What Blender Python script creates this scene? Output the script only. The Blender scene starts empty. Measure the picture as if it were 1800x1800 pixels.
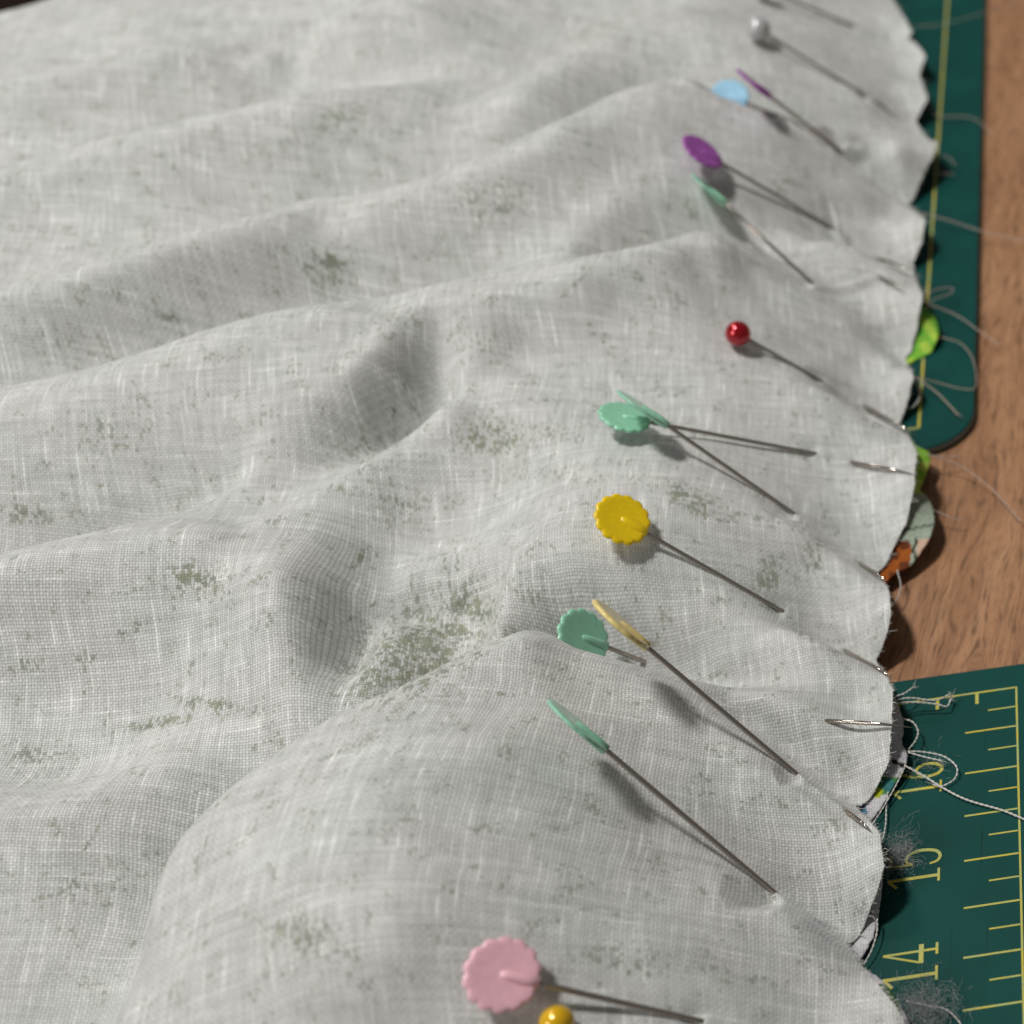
import bpy, math, random
import numpy as np
random.seed(7)
rng = np.random.default_rng(11)
S = bpy.context.scene
COL = S.collection
S.unit_settings.system = 'METRIC'
S.unit_settings.scale_length = 0.01          # one unit is one centimetre

# ------------------------------------------------------------------ camera
F, PITCH, ROLL, PPX, PPY, CH = 3000.0, 40.0, -5.0, 2050.0, 900.0, 29.1
_p, _r = math.radians(PITCH), math.radians(ROLL)
FW = np.array([0, math.cos(_p), -math.sin(_p)])
_rt = np.array([1.0, 0, 0]); _up = np.cross(_rt, FW)
RT = math.cos(_r) * _rt + math.sin(_r) * _up
UP = np.cross(RT, FW)
CAM = np.array([0, 0, CH])
cam = bpy.data.cameras.new('camera')
camo = bpy.data.objects.new('camera', cam); COL.objects.link(camo)
cam.sensor_width = 36; cam.lens = F / 1800 * 36
cam.shift_x = (900 - PPX) / 1800; cam.shift_y = (PPY - 900) / 1800
from mathutils import Matrix, Vector
M3 = Matrix((RT, UP, -FW)).transposed()
camo.matrix_world = Matrix.Translation(Vector(CAM)) @ M3.to_4x4()
cam.clip_start = 0.5; cam.clip_end = 2000
cam.dof.use_dof = True
cam.dof.focus_distance = 36.8
cam.dof.aperture_fstop = 0.14
S.camera = camo

# ------------------------------------------------------------------ light (indoor ceiling lamps, out of frame)
w = bpy.data.worlds.new('World'); S.world = w; w.use_nodes = True
w.node_tree.nodes['Background'].inputs[0].default_value = (1.0, 0.98, 0.96, 1)
w.node_tree.nodes['Background'].inputs[1].default_value = 0.11
def lamp(name, loc, target, power, size, col):
    l = bpy.data.lights.new(name, 'AREA'); l.shape = 'DISK'; l.size = size
    l.energy = power; l.color = col
    o = bpy.data.objects.new(name, l); COL.objects.link(o)
    o.location = loc
    o.rotation_euler = (Vector(target) - Vector(loc)).to_track_quat('-Z', 'Y').to_euler()
    return o
lamp('ceiling_lamp', (-50, 36, 150), (-16, 38, 0), 168000, 20, (1.0, 0.985, 0.96))
lamp('ceiling_lamp', (-75, 120, 130), (-16, 38, 0), 36000, 16, (1.0, 0.985, 0.96))
lamp('ceiling_panel', (-115, -70, 105), (-16, 38, 0), 75000, 45, (1.0, 0.985, 0.96))
S.view_settings.view_transform = 'Standard'
S.view_settings.look = 'None'
S.view_settings.exposure = 0.0
S.view_settings.gamma = 1.0

# ------------------------------------------------------------------ helpers
def bp(px, py, z=0.0):
    d = FW * F + RT * (px - PPX) - UP * (py - PPY)
    return CAM + d * ((z - CH) / d[2])
def proj(P):
    P = np.asarray(P, float) - CAM
    dz = P @ FW
    return PPX + F * (P @ RT) / dz, PPY - F * (P @ UP) / dz

def new_mesh(name, verts, faces, mat, parent=None, smooth=False):
    me = bpy.data.meshes.new(name)
    me.from_pydata([tuple(map(float, v)) for v in verts], [], faces)
    me.materials.append(mat)
    if smooth:
        me.polygons.foreach_set('use_smooth', [True] * len(me.polygons))
    me.update()
    o = bpy.data.objects.new(name, me); COL.objects.link(o)
    if parent: o.parent = parent
    return o
def thing(name, label, cat, loc=(0, 0, 0), group=None):
    o = bpy.data.objects.new(name, None); COL.objects.link(o)
    o.location = loc; o.empty_display_size = 0.2
    tag(o, label, cat, group); return o
def tag(o, label, cat, group=None):
    o['label'] = label; o['category'] = cat
    if group: o['group'] = group
    return o
def local(o, parent):
    """bake world-coordinate mesh into the parent's local space"""
    o.parent = parent
    l = parent.location
    o.data.transform(Matrix.Translation(-l))
    return o

def nodes(name):
    m = bpy.data.materials.new(name); m.use_nodes = True
    nt = m.node_tree; b = nt.nodes['Principled BSDF']
    return m, nt, b
def N(nt, typ, **kw):
    n = nt.nodes.new(typ)
    for k, v in kw.items():
        if k.startswith('i_'): n.inputs[k[2:].replace('_', ' ')].default_value = v
        else: setattr(n, k, v)
    return n
def math_(nt, op, a, b=None, c=None, clamp=False):
    n = nt.nodes.new('ShaderNodeMath'); n.operation = op; n.use_clamp = clamp
    for i, v in enumerate((a, b, c)):
        if v is None: continue
        if isinstance(v, (int, float)): n.inputs[i].default_value = v
        else: nt.links.new(v, n.inputs[i])
    return n.outputs[0]
def ramp(nt, fac, stops):
    n = nt.nodes.new('ShaderNodeValToRGB'); nt.links.new(fac, n.inputs[0])
    e = n.color_ramp.elements
    while len(e) < len(stops): e.new(0.5)
    for k, (p, c) in zip(e, stops):
        k.position = p; k.color = (c, c, c, 1) if isinstance(c, (int, float)) else (*c, 1)
    return n.outputs[0]
def mixc(nt, fac, a, b, mode='MIX'):
    n = nt.nodes.new('ShaderNodeMix'); n.data_type = 'RGBA'; n.blend_type = mode
    for i, v in ((0, fac), (6, a), (7, b)):
        if isinstance(v, (int, float)): n.inputs[i].default_value = v
        elif isinstance(v, tuple): n.inputs[i].default_value = (*v, 1)
        else: nt.links.new(v, n.inputs[i])
    return n.outputs[2]
def noise(nt, vec, scale, detail=2, rough=0.5):
    n = nt.nodes.new('ShaderNodeTexNoise'); n.inputs['Scale'].default_value = scale
    n.inputs['Detail'].default_value = detail; n.inputs['Roughness'].default_value = rough
    if vec is not None: nt.links.new(vec, n.inputs['Vector'])
    return n.outputs[0]
def comb(nt, x, y, z=0.0):
    n = nt.nodes.new('ShaderNodeCombineXYZ')
    for i, v in enumerate((x, y, z)):
        if isinstance(v, (int, float)): n.inputs[i].default_value = v
        else: nt.links.new(v, n.inputs[i])
    return n.outputs[0]
def simple(name, col, rough=0.5, metal=0.0, coat=0.0, sss=0.0, var=0.0, spec=0.5):
    m, nt, b = nodes(name)
    b.inputs['Base Color'].default_value = (*col, 1)
    b.inputs['Roughness'].default_value = rough
    b.inputs['Metallic'].default_value = metal
    b.inputs['Coat Weight'].default_value = coat
    b.inputs['Specular IOR Level'].default_value = spec
    if sss:
        b.inputs['Subsurface Weight'].default_value = sss
        b.inputs['Subsurface Radius'].default_value = (0.1, 0.1, 0.1)
    if var:
        tc = nt.nodes.new('ShaderNodeTexCoord')
        f = noise(nt, tc.outputs['Object'], 9, 4, 0.6)
        lo = tuple(c * (1 - var) for c in col); hi = tuple(min(1, c * (1 + var)) for c in col)
        nt.links.new(ramp(nt, f, [(0.3, lo), (0.7, hi)]), b.inputs['Base Color'])
    return m

# ------------------------------------------------------------------ fabric material
def weave_nodes(nt, pitch=16.5):
    uv = nt.nodes.new('ShaderNodeUVMap').outputs[0]
    sp = nt.nodes.new('ShaderNodeSeparateXYZ'); nt.links.new(uv, sp.inputs[0])
    wob = noise(nt, uv, 0.45, 2, 0.5)
    wob = math_(nt, 'MULTIPLY', math_(nt, 'SUBTRACT', wob, 0.5), 0.25)
    u = math_(nt, 'ADD', sp.outputs[0], wob); v = math_(nt, 'ADD', sp.outputs[1], wob)
    tu = math_(nt, 'MULTIPLY', u, pitch); tv = math_(nt, 'MULTIPLY', v, pitch)
    # thread profiles
    su = math_(nt, 'ABSOLUTE', math_(nt, 'SINE', math_(nt, 'MULTIPLY', tu, math.pi)))
    sv = math_(nt, 'ABSOLUTE', math_(nt, 'SINE', math_(nt, 'MULTIPLY', tv, math.pi)))
    # over / under of the plain weave
    ck = math_(nt, 'MULTIPLY', math_(nt, 'SINE', math_(nt, 'MULTIPLY', tu, math.pi)),
               math_(nt, 'SINE', math_(nt, 'MULTIPLY', tv, math.pi)))
    body = math_(nt, 'MULTIPLY', math_(nt, 'POWER', su, 0.45), math_(nt, 'POWER', sv, 0.45))
    fu = math_(nt, 'FLOOR', tu); fv = math_(nt, 'FLOOR', tv)
    # per-thread slubs, long along each thread
    slu = noise(nt, comb(nt, math_(nt, 'MULTIPLY', fu, 0.73), math_(nt, 'MULTIPLY', v, 0.75), 3.1), 1.0, 2, 0.6)
    slv = noise(nt, comb(nt, math_(nt, 'MULTIPLY', u, 0.75), math_(nt, 'MULTIPLY', fv, 0.73), 7.7), 1.0, 2, 0.6)
    return uv, u, v, su, sv, ck, body, slu, slv

def fabric_material():
    m, nt, b = nodes('greige_cotton')
    uv, u, v, su, sv, ck, body, slu, slv = weave_nodes(nt)
    L = nt.links
    val = ramp(nt, body, [(0.0, 0.42), (0.45, 0.84), (1.0, 1.02)])
    ckf = math_(nt, 'MULTIPLY_ADD', ck, 0.07, 1.0)
    a = ramp(nt, slu, [(0.28, 0.85), (0.5, 0.95), (0.62, 1.04), (0.72, 1.25)])
    c = ramp(nt, slv, [(0.28, 0.87), (0.5, 0.96), (0.64, 1.03), (0.74, 1.17)])
    big = noise(nt, uv, 1.1, 4, 0.6)
    g = ramp(nt, big, [(0.3, 0.93), (0.7, 1.05)])
    fine = noise(nt, uv, 22, 2, 0.7)
    fg = ramp(nt, fine, [(0.3, 0.86), (0.7, 1.12)])
    t = math_(nt, 'MULTIPLY', val, ckf)
    cu = noise(nt, comb(nt, math_(nt, 'MULTIPLY', u, 3.2), math_(nt, 'MULTIPLY', v, 0.45), 1.3), 1.0, 3, 0.6)
    cv = noise(nt, comb(nt, math_(nt, 'MULTIPLY', u, 0.45), math_(nt, 'MULTIPLY', v, 3.2), 5.9), 1.0, 3, 0.6)
    cc = ramp(nt, math_(nt, 'MAXIMUM', cu, cv), [(0.42, 0.94), (0.58, 1.0), (0.70, 1.06)])
    for x in (a, c, g, fg, cc): t = math_(nt, 'MULTIPLY', t, x)
    base = nt.nodes.new('ShaderNodeMix'); base.data_type = 'RGBA'; base.blend_type = 'MULTIPLY'
    base.inputs[0].default_value = 1.0
    tone = noise(nt, uv, 0.35, 2)
    tc = ramp(nt, tone, [(0.35, (0.70, 0.695, 0.670)), (0.65, (0.68, 0.69, 0.668))])
    L.new(tc, base.inputs[6]); L.new(comb(nt, t, t, t), base.inputs[7])
    # the print of the right side showing through, broken up by the weave
    at = nt.nodes.new('ShaderNodeAttribute'); at.attribute_name = 'print'
    n1 = noise(nt, comb(nt, math_(nt, 'MULTIPLY', u, 1.0), math_(nt, 'MULTIPLY', v, 0.7), 0.0), 13.0, 4, 0.85)
    n1 = ramp(nt, n1, [(0.34, 0.0), (0.66, 1.0)])
    wn = nt.nodes.new('ShaderNodeTexWhiteNoise'); wn.noise_dimensions = '2D'
    L.new(comb(nt, math_(nt, 'FLOOR', math_(nt, 'MULTIPLY', u, 16.5)), math_(nt, 'FLOOR', math_(nt, 'MULTIPLY', v, 9.0))), wn.inputs[0])
    n1 = math_(nt, 'ADD', math_(nt, 'MULTIPLY', n1, 0.52), math_(nt, 'MULTIPLY', wn.outputs[0], 0.48))
    n2 = noise(nt, uv, 1.7, 3, 0.65)
    auto = ramp(nt, n2, [(0.49, 0.0), (0.63, 0.50)])
    brk = ramp(nt, noise(nt, uv, 2.6, 5, 0.7), [(0.34, 0.25), (0.5, 0.85), (0.62, 1.25)])
    dens = math_(nt, 'MAXIMUM', math_(nt, 'MULTIPLY', at.outputs['Fac'], brk), auto)
    # threshold: more density -> more specks
    th = math_(nt, 'SUBTRACT', math_(nt, 'ADD', n1, math_(nt, 'MULTIPLY', dens, 0.50)), 0.80)
    spk = math_(nt, 'MULTIPLY', th, 7.0, clamp=True)
    spk = math_(nt, 'MULTIPLY', spk, math_(nt, 'GREATER_THAN', dens, 0.02))
    spk = math_(nt, 'MULTIPLY', spk, math_(nt, 'MULTIPLY_ADD', dens, 0.30, 0.38), clamp=True)
    soft = math_(nt, 'MULTIPLY', dens, 0.10)
    pf = math_(nt, 'MAXIMUM', spk, soft)
    hue = noise(nt, uv, 2.3, 1)
    pc = ramp(nt, hue, [(0.35, (0.080, 0.105, 0.048)), (0.65, (0.165, 0.175, 0.080))])
    col = mixc(nt, pf, base.outputs[2], pc)
    L.new(col, b.inputs['Base Color'])
    b.inputs['Roughness'].default_value = 0.92
    b.inputs['Specular IOR Level'].default_value = 0.12
    b.inputs['Sheen Weight'].default_value = 0.18
    b.inputs['Sheen Roughness'].default_value = 0.5
    h = math_(nt, 'ADD', math_(nt, 'MULTIPLY', body, 1.0), math_(nt, 'MULTIPLY', ck, 0.4))
    h = math_(nt, 'ADD', h, math_(nt, 'MULTIPLY', math_(nt, 'ADD', slu, slv), 1.4))
    bm = nt.nodes.new('ShaderNodeBump'); bm.inputs['Strength'].default_value = 0.55
    bm.inputs['Distance'].default_value = 0.010
    L.new(h, bm.inputs['Height']); L.new(bm.outputs[0], b.inputs['Normal'])
    return m
M_FAB = fabric_material()

def print_material():
    m, nt, b = nodes('printed_cotton')
    uv, u, v, su, sv, ck, body, slu, slv = weave_nodes(nt, 17)
    at = nt.nodes.new('ShaderNodeAttribute'); at.attribute_name = 'printcol'
    val = ramp(nt, body, [(0.0, 0.62), (0.5, 0.92), (1.0, 1.0)])
    fine = ramp(nt, noise(nt, uv, 9, 3, 0.7), [(0.3, 0.75), (0.7, 1.15)])
    t = math_(nt, 'MULTIPLY', val, fine)
    nt.links.new(mixc(nt, 1.0, at.outputs['Color'], comb(nt, t, t, t), 'MULTIPLY'), b.inputs['Base Color'])
    b.inputs['Roughness'].default_value = 0.85; b.inputs['Specular IOR Level'].default_value = 0.15
    bm = nt.nodes.new('ShaderNodeBump'); bm.inputs['Strength'].default_value = 0.5
    bm.inputs['Distance'].default_value = 0.01
    nt.links.new(body, bm.inputs['Height']); nt.links.new(bm.outputs[0], b.inputs['Normal'])
    return m
M_PRINT = print_material()

def wood_material():
    m, nt, b = nodes('oak_laminate')
    tc = nt.nodes.new('ShaderNodeTexCoord')
    mp = nt.nodes.new('ShaderNodeMapping'); nt.links.new(tc.outputs['Object'], mp.inputs[0])
    mp.inputs['Rotation'].default_value = (0, 0, math.radians(5))
    sp = nt.nodes.new('ShaderNodeSeparateXYZ'); nt.links.new(mp.outputs[0], sp.inputs[0])
    X, Y = sp.outputs[0], sp.outputs[1]
    warp = noise(nt, comb(nt, math_(nt, 'MULTIPLY', X, 0.5), math_(nt, 'MULTIPLY', Y, 0.12)), 1.0, 3)
    xw = math_(nt, 'MULTIPLY_ADD', math_(nt, 'SUBTRACT', warp, 0.5), 2.0, X)
    g1 = noise(nt, comb(nt, math_(nt, 'MULTIPLY', xw, 2.2), math_(nt, 'MULTIPLY', Y, 0.10)), 1.0, 4, 0.6)
    g2 = noise(nt, comb(nt, math_(nt, 'MULTIPLY', xw, 11.0), math_(nt, 'MULTIPLY', Y, 0.9), 4.0), 1.0, 3, 0.6)
    g3 = noise(nt, comb(nt, math_(nt, 'MULTIPLY', xw, 26.0), math_(nt, 'MULTIPLY', Y, 2.6), 9.0), 1.0, 2, 0.6)
    base = ramp(nt, g1, [(0.25, (0.25, 0.120, 0.058)), (0.5, (0.345, 0.175, 0.088)), (0.75, (0.42, 0.228, 0.122))])
    pores = ramp(nt, g2, [(0.32, 0.38), (0.43, 0.80), (0.54, 1.0), (0.8, 1.10)])
    p2 = ramp(nt, g3, [(0.30, 0.72), (0.45, 1.0), (0.8, 1.06)])
    t = math_(nt, 'MULTIPLY', pores, p2)
    nt.links.new(mixc(nt, 1.0, base, comb(nt, t, t, t), 'MULTIPLY'), b.inputs['Base Color'])
    b.inputs['Roughness'].default_value = 0.55; b.inputs['Specular IOR Level'].default_value = 0.3
    bm = nt.nodes.new('ShaderNodeBump'); bm.inputs['Strength'].default_value = 0.35
    bm.inputs['Distance'].default_value = 0.01
    nt.links.new(t, bm.inputs['Height']); nt.links.new(bm.outputs[0], b.inputs['Normal'])
    return m
M_WOOD = wood_material()

def mat_material():
    m, nt, b = nodes('green_vinyl')
    tc = nt.nodes.new('ShaderNodeTexCoord'); O = tc.outputs['Object']
    big = noise(nt, O, 0.5, 3)
    fine = noise(nt, O, 40, 2, 0.7)
    col = ramp(nt, big, [(0.3, (0.0022, 0.047, 0.040)), (0.7, (0.0032, 0.060, 0.050))])
    t = ramp(nt, fine, [(0.3, 0.82), (0.7, 1.15)])
    # knife scratches
    mp = nt.nodes.new('ShaderNodeMapping'); nt.links.new(O, mp.inputs[0])
    mp.inputs['Rotation'].default_value = (0, 0, 1.05); mp.inputs['Scale'].default_value = (9, 0.25, 1)
    sc = ramp(nt, noise(nt, mp.outputs[0], 1.0, 2, 0.5), [(0.0, 1.0), (0.70, 1.0), (0.73, 0.62), (0.76, 1.0)])
    t = math_(nt, 'MULTIPLY', t, sc)
    c2 = mixc(nt, 1.0, col, comb(nt, t, t, t), 'MULTIPLY')
    # dust
    d = ramp(nt, noise(nt, O, 5.5, 5, 0.75), [(0.64, 0.0), (0.80, 0.10)])
    nt.links.new(mixc(nt, d, c2, (0.25, 0.27, 0.26)), b.inputs['Base Color'])
    b.inputs['Roughness'].default_value = 0.6; b.inputs['Specular IOR Level'].default_value = 0.15
    bm = nt.nodes.new('ShaderNodeBump'); bm.inputs['Strength'].default_value = 0.25
    bm.inputs['Distance'].default_value = 0.004
    nt.links.new(fine, bm.inputs['Height']); nt.links.new(bm.outputs[0], b.inputs['Normal'])
    return m
M_MAT = mat_material()
M_CORE = simple('grey_vinyl_core', (0.17, 0.19, 0.18), 0.6, var=0.15)
def ink_material():
    m, nt, b = nodes('yellow_ink')
    tc = nt.nodes.new('ShaderNodeTexCoord')
    n1 = noise(nt, tc.outputs['Object'], 1.6, 2); n2 = noise(nt, tc.outputs['Object'], 35, 3, 0.7)
    c = ramp(nt, n1, [(0.35, (0.37, 0.42, 0.15)), (0.62, (0.52, 0.43, 0.045))])
    t = ramp(nt, n2, [(0.28, 0.55), (0.45, 1.0), (0.7, 1.1)])
    nt.links.new(mixc(nt, 1.0, c, comb(nt, t, t, t), 'MULTIPLY'), b.inputs['Base Color'])
    b.inputs['Roughness'].default_value = 0.5; b.inputs['Specular IOR Level'].default_value = 0.3
    return m
M_INK = ink_material()
M_STEEL = simple('nickel_steel', (0.40, 0.355, 0.31), 0.09, metal=0.85)
M_FLOOR = simple('dark_floor', (0.055, 0.024, 0.012), 0.7, var=0.3)
M_THREAD = simple('cotton_thread', (0.60, 0.58, 0.54), 0.9, spec=0.1)
M_THREAD2 = simple('beige_thread', (0.45, 0.36, 0.30), 0.9, spec=0.1)
M_LINT = simple('lint_fibre', (0.36, 0.36, 0.36), 0.95, spec=0.05)
def plastic(name, col, rough=0.26):
    return simple(name, col, rough, sss=0.22, var=0.06, coat=0.3)
M_PINK = plastic('pink_plastic', (0.86, 0.50, 0.56))
M_YEL = plastic('yellow_plastic', (0.80, 0.56, 0.004), 0.25)
M_PYEL = plastic('pale_yellow_plastic', (0.74, 0.60, 0.24))
M_GRN = plastic('mint_plastic', (0.29, 0.60, 0.42))
M_PUR = plastic('purple_plastic', (0.34, 0.09, 0.38))
M_BLU = plastic('light_blue_plastic', (0.36, 0.62, 0.80))
M_RED = simple('red_pearl', (0.42, 0.002, 0.012), 0.16, metal=0.55, coat=0.8)
M_WHT = simple('white_pearl', (0.50, 0.50, 0.50), 0.2, metal=0.15, coat=0.8)
M_AMB = simple('amber_pearl', (0.72, 0.42, 0.005), 0.22, coat=0.6, metal=0.15)

# ------------------------------------------------------------------ floor and table
fl = new_mesh('floor', [(-400, -300, -72), (400, -300, -72), (400, 500, -72), (-400, 500, -72)], [(0, 1, 2, 3)], M_FLOOR)
fl['kind'] = 'structure'
def prism(name, pts, z0, z1, mat, parent=None):
    n = len(pts)
    v = [(x, y, z0) for x, y in pts] + [(x, y, z1) for x, y in pts]
    f = [tuple(range(n, 2 * n)), tuple(range(n - 1, -1, -1))]
    f += [(i, (i + 1) % n, (i + 1) % n + n, i + n) for i in range(n)]
    return new_mesh(name, v, f, mat, parent)
# far-left limit of the cloth and of the table
FE1 = bp(0, 38, 5.1); FE2 = bp(135, 0, 5.1)
fdir = (FE2 - FE1)[:2]; fdir /= np.linalg.norm(fdir)
def far_x(y): return FE1[0] + (y - FE1[1]) / fdir[1] * fdir[0]
tbl_pts = [(-75, -25), (45, -25), (45, 120), (far_x(120) + 1.5, 120), (far_x(58) + 1.5, 58), (-75, 58 - 0.0)]
x58 = far_x(58) + 1.5
tbl_pts = [(-62, -25), (45, -25), (45, 120), (far_x(120) + 1.5, 120), (-62, FE1[1] + (-62 - 1.5 - FE1[0]) / fdir[0] * fdir[1])]
tb = prism('wooden_table', tbl_pts, -3.2, 0.0, M_WOOD)
tag(tb, 'brown wood-grain table top beneath the green mats', 'table')

# ------------------------------------------------------------------ height field of the gathered cloth
def zs(z): return z + 1.05 * max(0.0, z - 1.2)
def resample(pts, step=0.5):
    W = np.array([bp(a, b, zs(c)) for a, b, c in pts])
    d = np.r_[0, np.cumsum(np.linalg.norm(np.diff(W[:, :2], axis=0), axis=1))]
    n = max(2, int(d[-1] / step) + 1)
    t = np.linspace(0, d[-1], n)
    return np.stack([np.interp(t, d, W[:, k]) for k in range(3)], 1)
CTRL = []; SOFT = set(); TANG = []
def crest(pts, back=None, front=None, step=0.5, fade=True, roll=None, gain=0.5):
    """pts run left to right in the picture; back/front = (cm away, drop in cm)"""
    R = resample(pts, step)
    CTRL.extend(R.tolist())
    T = np.gradient(R[:, :2], axis=0); T /= np.linalg.norm(T, axis=1)[:, None] + 1e-9
    Nn = np.stack([-T[:, 1], T[:, 0]], 1)
    TANG.extend(np.c_[R[:, :2], T].tolist())
    k = len(R)
    if roll:
        for i in range(0, k, 2): CTRL.append([*(R[i, :2] - roll[0] * Nn[i]), R[i, 2] + roll[1] * min(1.0, max(0, R[i, 2] - 1.2) / 2.5)])
    for spec, sg in ((back, 1), (front, -1)):
        if not spec: continue
        for i in range(k):
            f = 1.0
            if fade: f = min(1.0, 0.35 + 2.2 * min(i, k - 1 - i) / k)
            CTRL.append([*(R[i, :2] + sg * 1.15 * spec[0] * Nn[i]), max(0.4, R[i, 2] - 2.1 * spec[1] * f * min(1.0, max(gain, (R[i, 2] - .8) / 2.5)))])
def pt(px, py, z): SOFT.add(len(CTRL)); CTRL.append(bp(px, py, zs(z)).tolist())

# A/B the big near fold
crest([(150, 1900, 2.2), (205, 1790, 2.4), (250, 1670, 2.6), (262, 1560, 2.75), (300, 1485, 2.9), (400, 1402, 3.05), (500, 1325, 3.0),
       (600, 1270, 2.9), (700, 1232, 2.8), (780, 1182, 2.7), (850, 1132, 2.65), (930, 1100, 2.6), (975, 1096, 2.5),
       (1010, 1150, 2.3), (1070, 1166, 2.15), (1180, 1182, 1.98), (1265, 1192, 1.85), (1390, 1228, 1.55), (1470, 1290, 1.2)], back=(0.95, 1.45), roll=(1.3, .85))
crest([(350, 1640, 3.2), (400, 1560, 3.5), (520, 1475, 3.75), (680, 1400, 3.7), (820, 1320, 3.4), (930, 1250, 3.0)])
for a in ((470, 1640, 3.65), (620, 1560, 3.75), (800, 1400, 3.35), (650, 1640, 3.6), (850, 1560, 3.3), (900, 1280, 2.75), (1050, 1300, 2.5),
          (500, 1720, 3.1), (420, 1800, 2.9), (750, 1740, 3.0), (1000, 1640, 2.8), (1100, 1500, 2.5), (1000, 1450, 2.8), (1150, 1720, 2.4), (1300, 1760, 1.9),
          (600, 1880, 2.7), (900, 1880, 2.5), (1200, 1900, 2.0), (1450, 1780, 1.35), (1350, 1650, 1.65)): pt(*a)
# lower left
crest([(-80, 1402, 2.5), (0, 1390, 2.5), (80, 1382, 2.45), (160, 1368, 2.3), (230, 1352, 2.1)], back=(0.8, 0.5), roll=(1.0, .35))
for a in ((60, 1480, 2.4), (170, 1450, 2.3), (200, 1560, 1.95), (120, 1600, 2.05), (60, 1720, 1.95), (150, 1720, 1.8), (20, 1850, 1.8), (-80, 1600, 2.2), (-80, 1800, 2.0),
          (100, 1250, 2.15), (300, 1230, 2.1), (450, 1270, 2.0), (200, 1150, 2.5), (350, 1120, 2.5), (480, 1180, 2.45), (-60, 1200, 2.4), (590, 1238, 1.65)): pt(*a)
# K soft crest at left
crest([(-80, 1008, 3.0), (0, 988, 3.0), (180, 935, 2.95), (300, 905, 2.85), (400, 884, 2.72), (445, 880, 2.6)], back=(0.9, 0.8), roll=(1.7, .7))
for a in ((0, 1110, 2.85), (200, 1070, 2.85), (400, 1020, 2.75), (520, 970, 2.55)): pt(*a)
crest([(545, 1275, 2.1), (535, 1200, 2.42), (530, 1100, 2.65), (540, 1010, 2.75), (560, 940, 2.65)], front=(0.9, 0.5))
# dark valley with the green print
for a in ((780, 1100, 1.42), (830, 1052, 1.6), (740, 1140, 1.38)): pt(*a)
crest([(650, 1235, 1.4), (690, 1160, 1.3), (695, 1085, 1.45), (680, 1020, 1.8)])
crest([(520, 885, 2.25), (600, 868, 2.0), (700, 838, 1.87), (770, 792, 1.98), (805, 740, 2.25)])
crest([(720, 1010, 2.15), (790, 985, 2.3), (860, 945, 2.4), (930, 888, 2.5), (1000, 830, 2.5)], back=(0.9, 0.28))
crest([(848, 1088, 2.42), (868, 1020, 2.55), (888, 965, 2.62)], back=(0.5, 0.7), fade=False)
for a in ((1000, 1000, 2.5), (930, 1040, 2.45), (1000, 900, 2.6), (1100, 1010, 2.3), (1250, 1110, 1.85), (1200, 970, 2.1), (1320, 1010, 1.75), (1150, 870, 2.35),
          (1100, 1110, 2.0), (1400, 1180, 1.35), (740, 910, 2.1), (830, 850, 2.25), (900, 800, 2.4)): pt(*a)
# I ridge without overhang, a wall towards the viewer on its right
crest([(372, 870, 2.8), (430, 815, 3.0), (500, 757, 3.2), (600, 672, 3.38), (690, 598, 3.38), (740, 560, 3.25)], front=(1.3, 0.55), roll=(-.8, -.1))
for a in ((200, 770, 3.2), (400, 700, 3.3), (100, 870, 3.0), (300, 800, 3.1), (-60, 850, 3.15), (540, 620, 3.4)): pt(*a)
# S band from the middle to the right edge
crest([(770, 672, 2.6), (860, 702, 2.65), (960, 735, 2.6), (1060, 766, 2.45), (1200, 797, 2.2), (1330, 857, 1.8), (1440, 940, 1.3), (1530, 1008, 0.95)])
for a in ((700, 632, 2.45), (800, 642, 2.5), (920, 660, 2.45), (1010, 690, 2.4), (1090, 728, 2.25), (1200, 760, 2.0)): pt(*a)
for a in ((850, 570, 2.75), (950, 540, 2.8), (1000, 610, 2.65), (1100, 560, 2.55), (1200, 640, 2.3), (1350, 700, 1.85), (1450, 780, 1.5), (1250, 520, 2.25),
          (900, 790, 2.35), (1430, 620, 1.7)): pt(*a)
# J long contour
crest([(-80, 712, 3.35), (0, 690, 3.35), (150, 650, 3.35), (300, 610, 3.35), (500, 552, 3.35), (700, 508, 3.3), (830, 483, 3.2), (1005, 461, 3.05), (1161, 440, 2.75),
       (1233, 405, 2.6), (1300, 425, 2.4), (1367, 448, 2.15), (1439, 520, 1.75), (1530, 585, 1.3)], back=(0.9, 0.8), roll=(1.7, .6))
for a in ((1040, 350, 2.95), (1120, 352, 2.85), (1200, 350, 2.65)): pt(*a)
for a in ((1060, 405, 2.45), (1120, 405, 2.45)): pt(*a)
# M with its continuation to the pointed tip of the edge
crest([(-80, 525, 3.7), (0, 508, 3.7), (130, 488, 3.7), (250, 450, 3.7), (380, 408, 3.65), (470, 382, 3.5), (520, 350, 3.45), (620, 345, 3.4), (700, 332, 3.45),
       (800, 292, 3.5), (894, 250, 3.5), (1011, 206, 3.35), (1060, 182, 3.3), (1183, 137, 3.05), (1240, 150, 2.9), (1290, 180, 2.7), (1367, 196, 2.4), (1478, 222, 1.9),
       (1560, 242, 1.4), (1635, 252, 1.0)], back=(1.0, 0.8), roll=(1.6, .55))
# P soft ridge
crest([(939, 461, 2.75), (970, 405, 2.9), (1005, 350, 3.05), (1110, 282, 3.15), (1172, 262, 3.05), (1300, 245, 2.7), (1420, 265, 2.2), (1530, 310, 1.5), (1590, 350, 1.0)], front=(0.8, 0.25))
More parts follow.
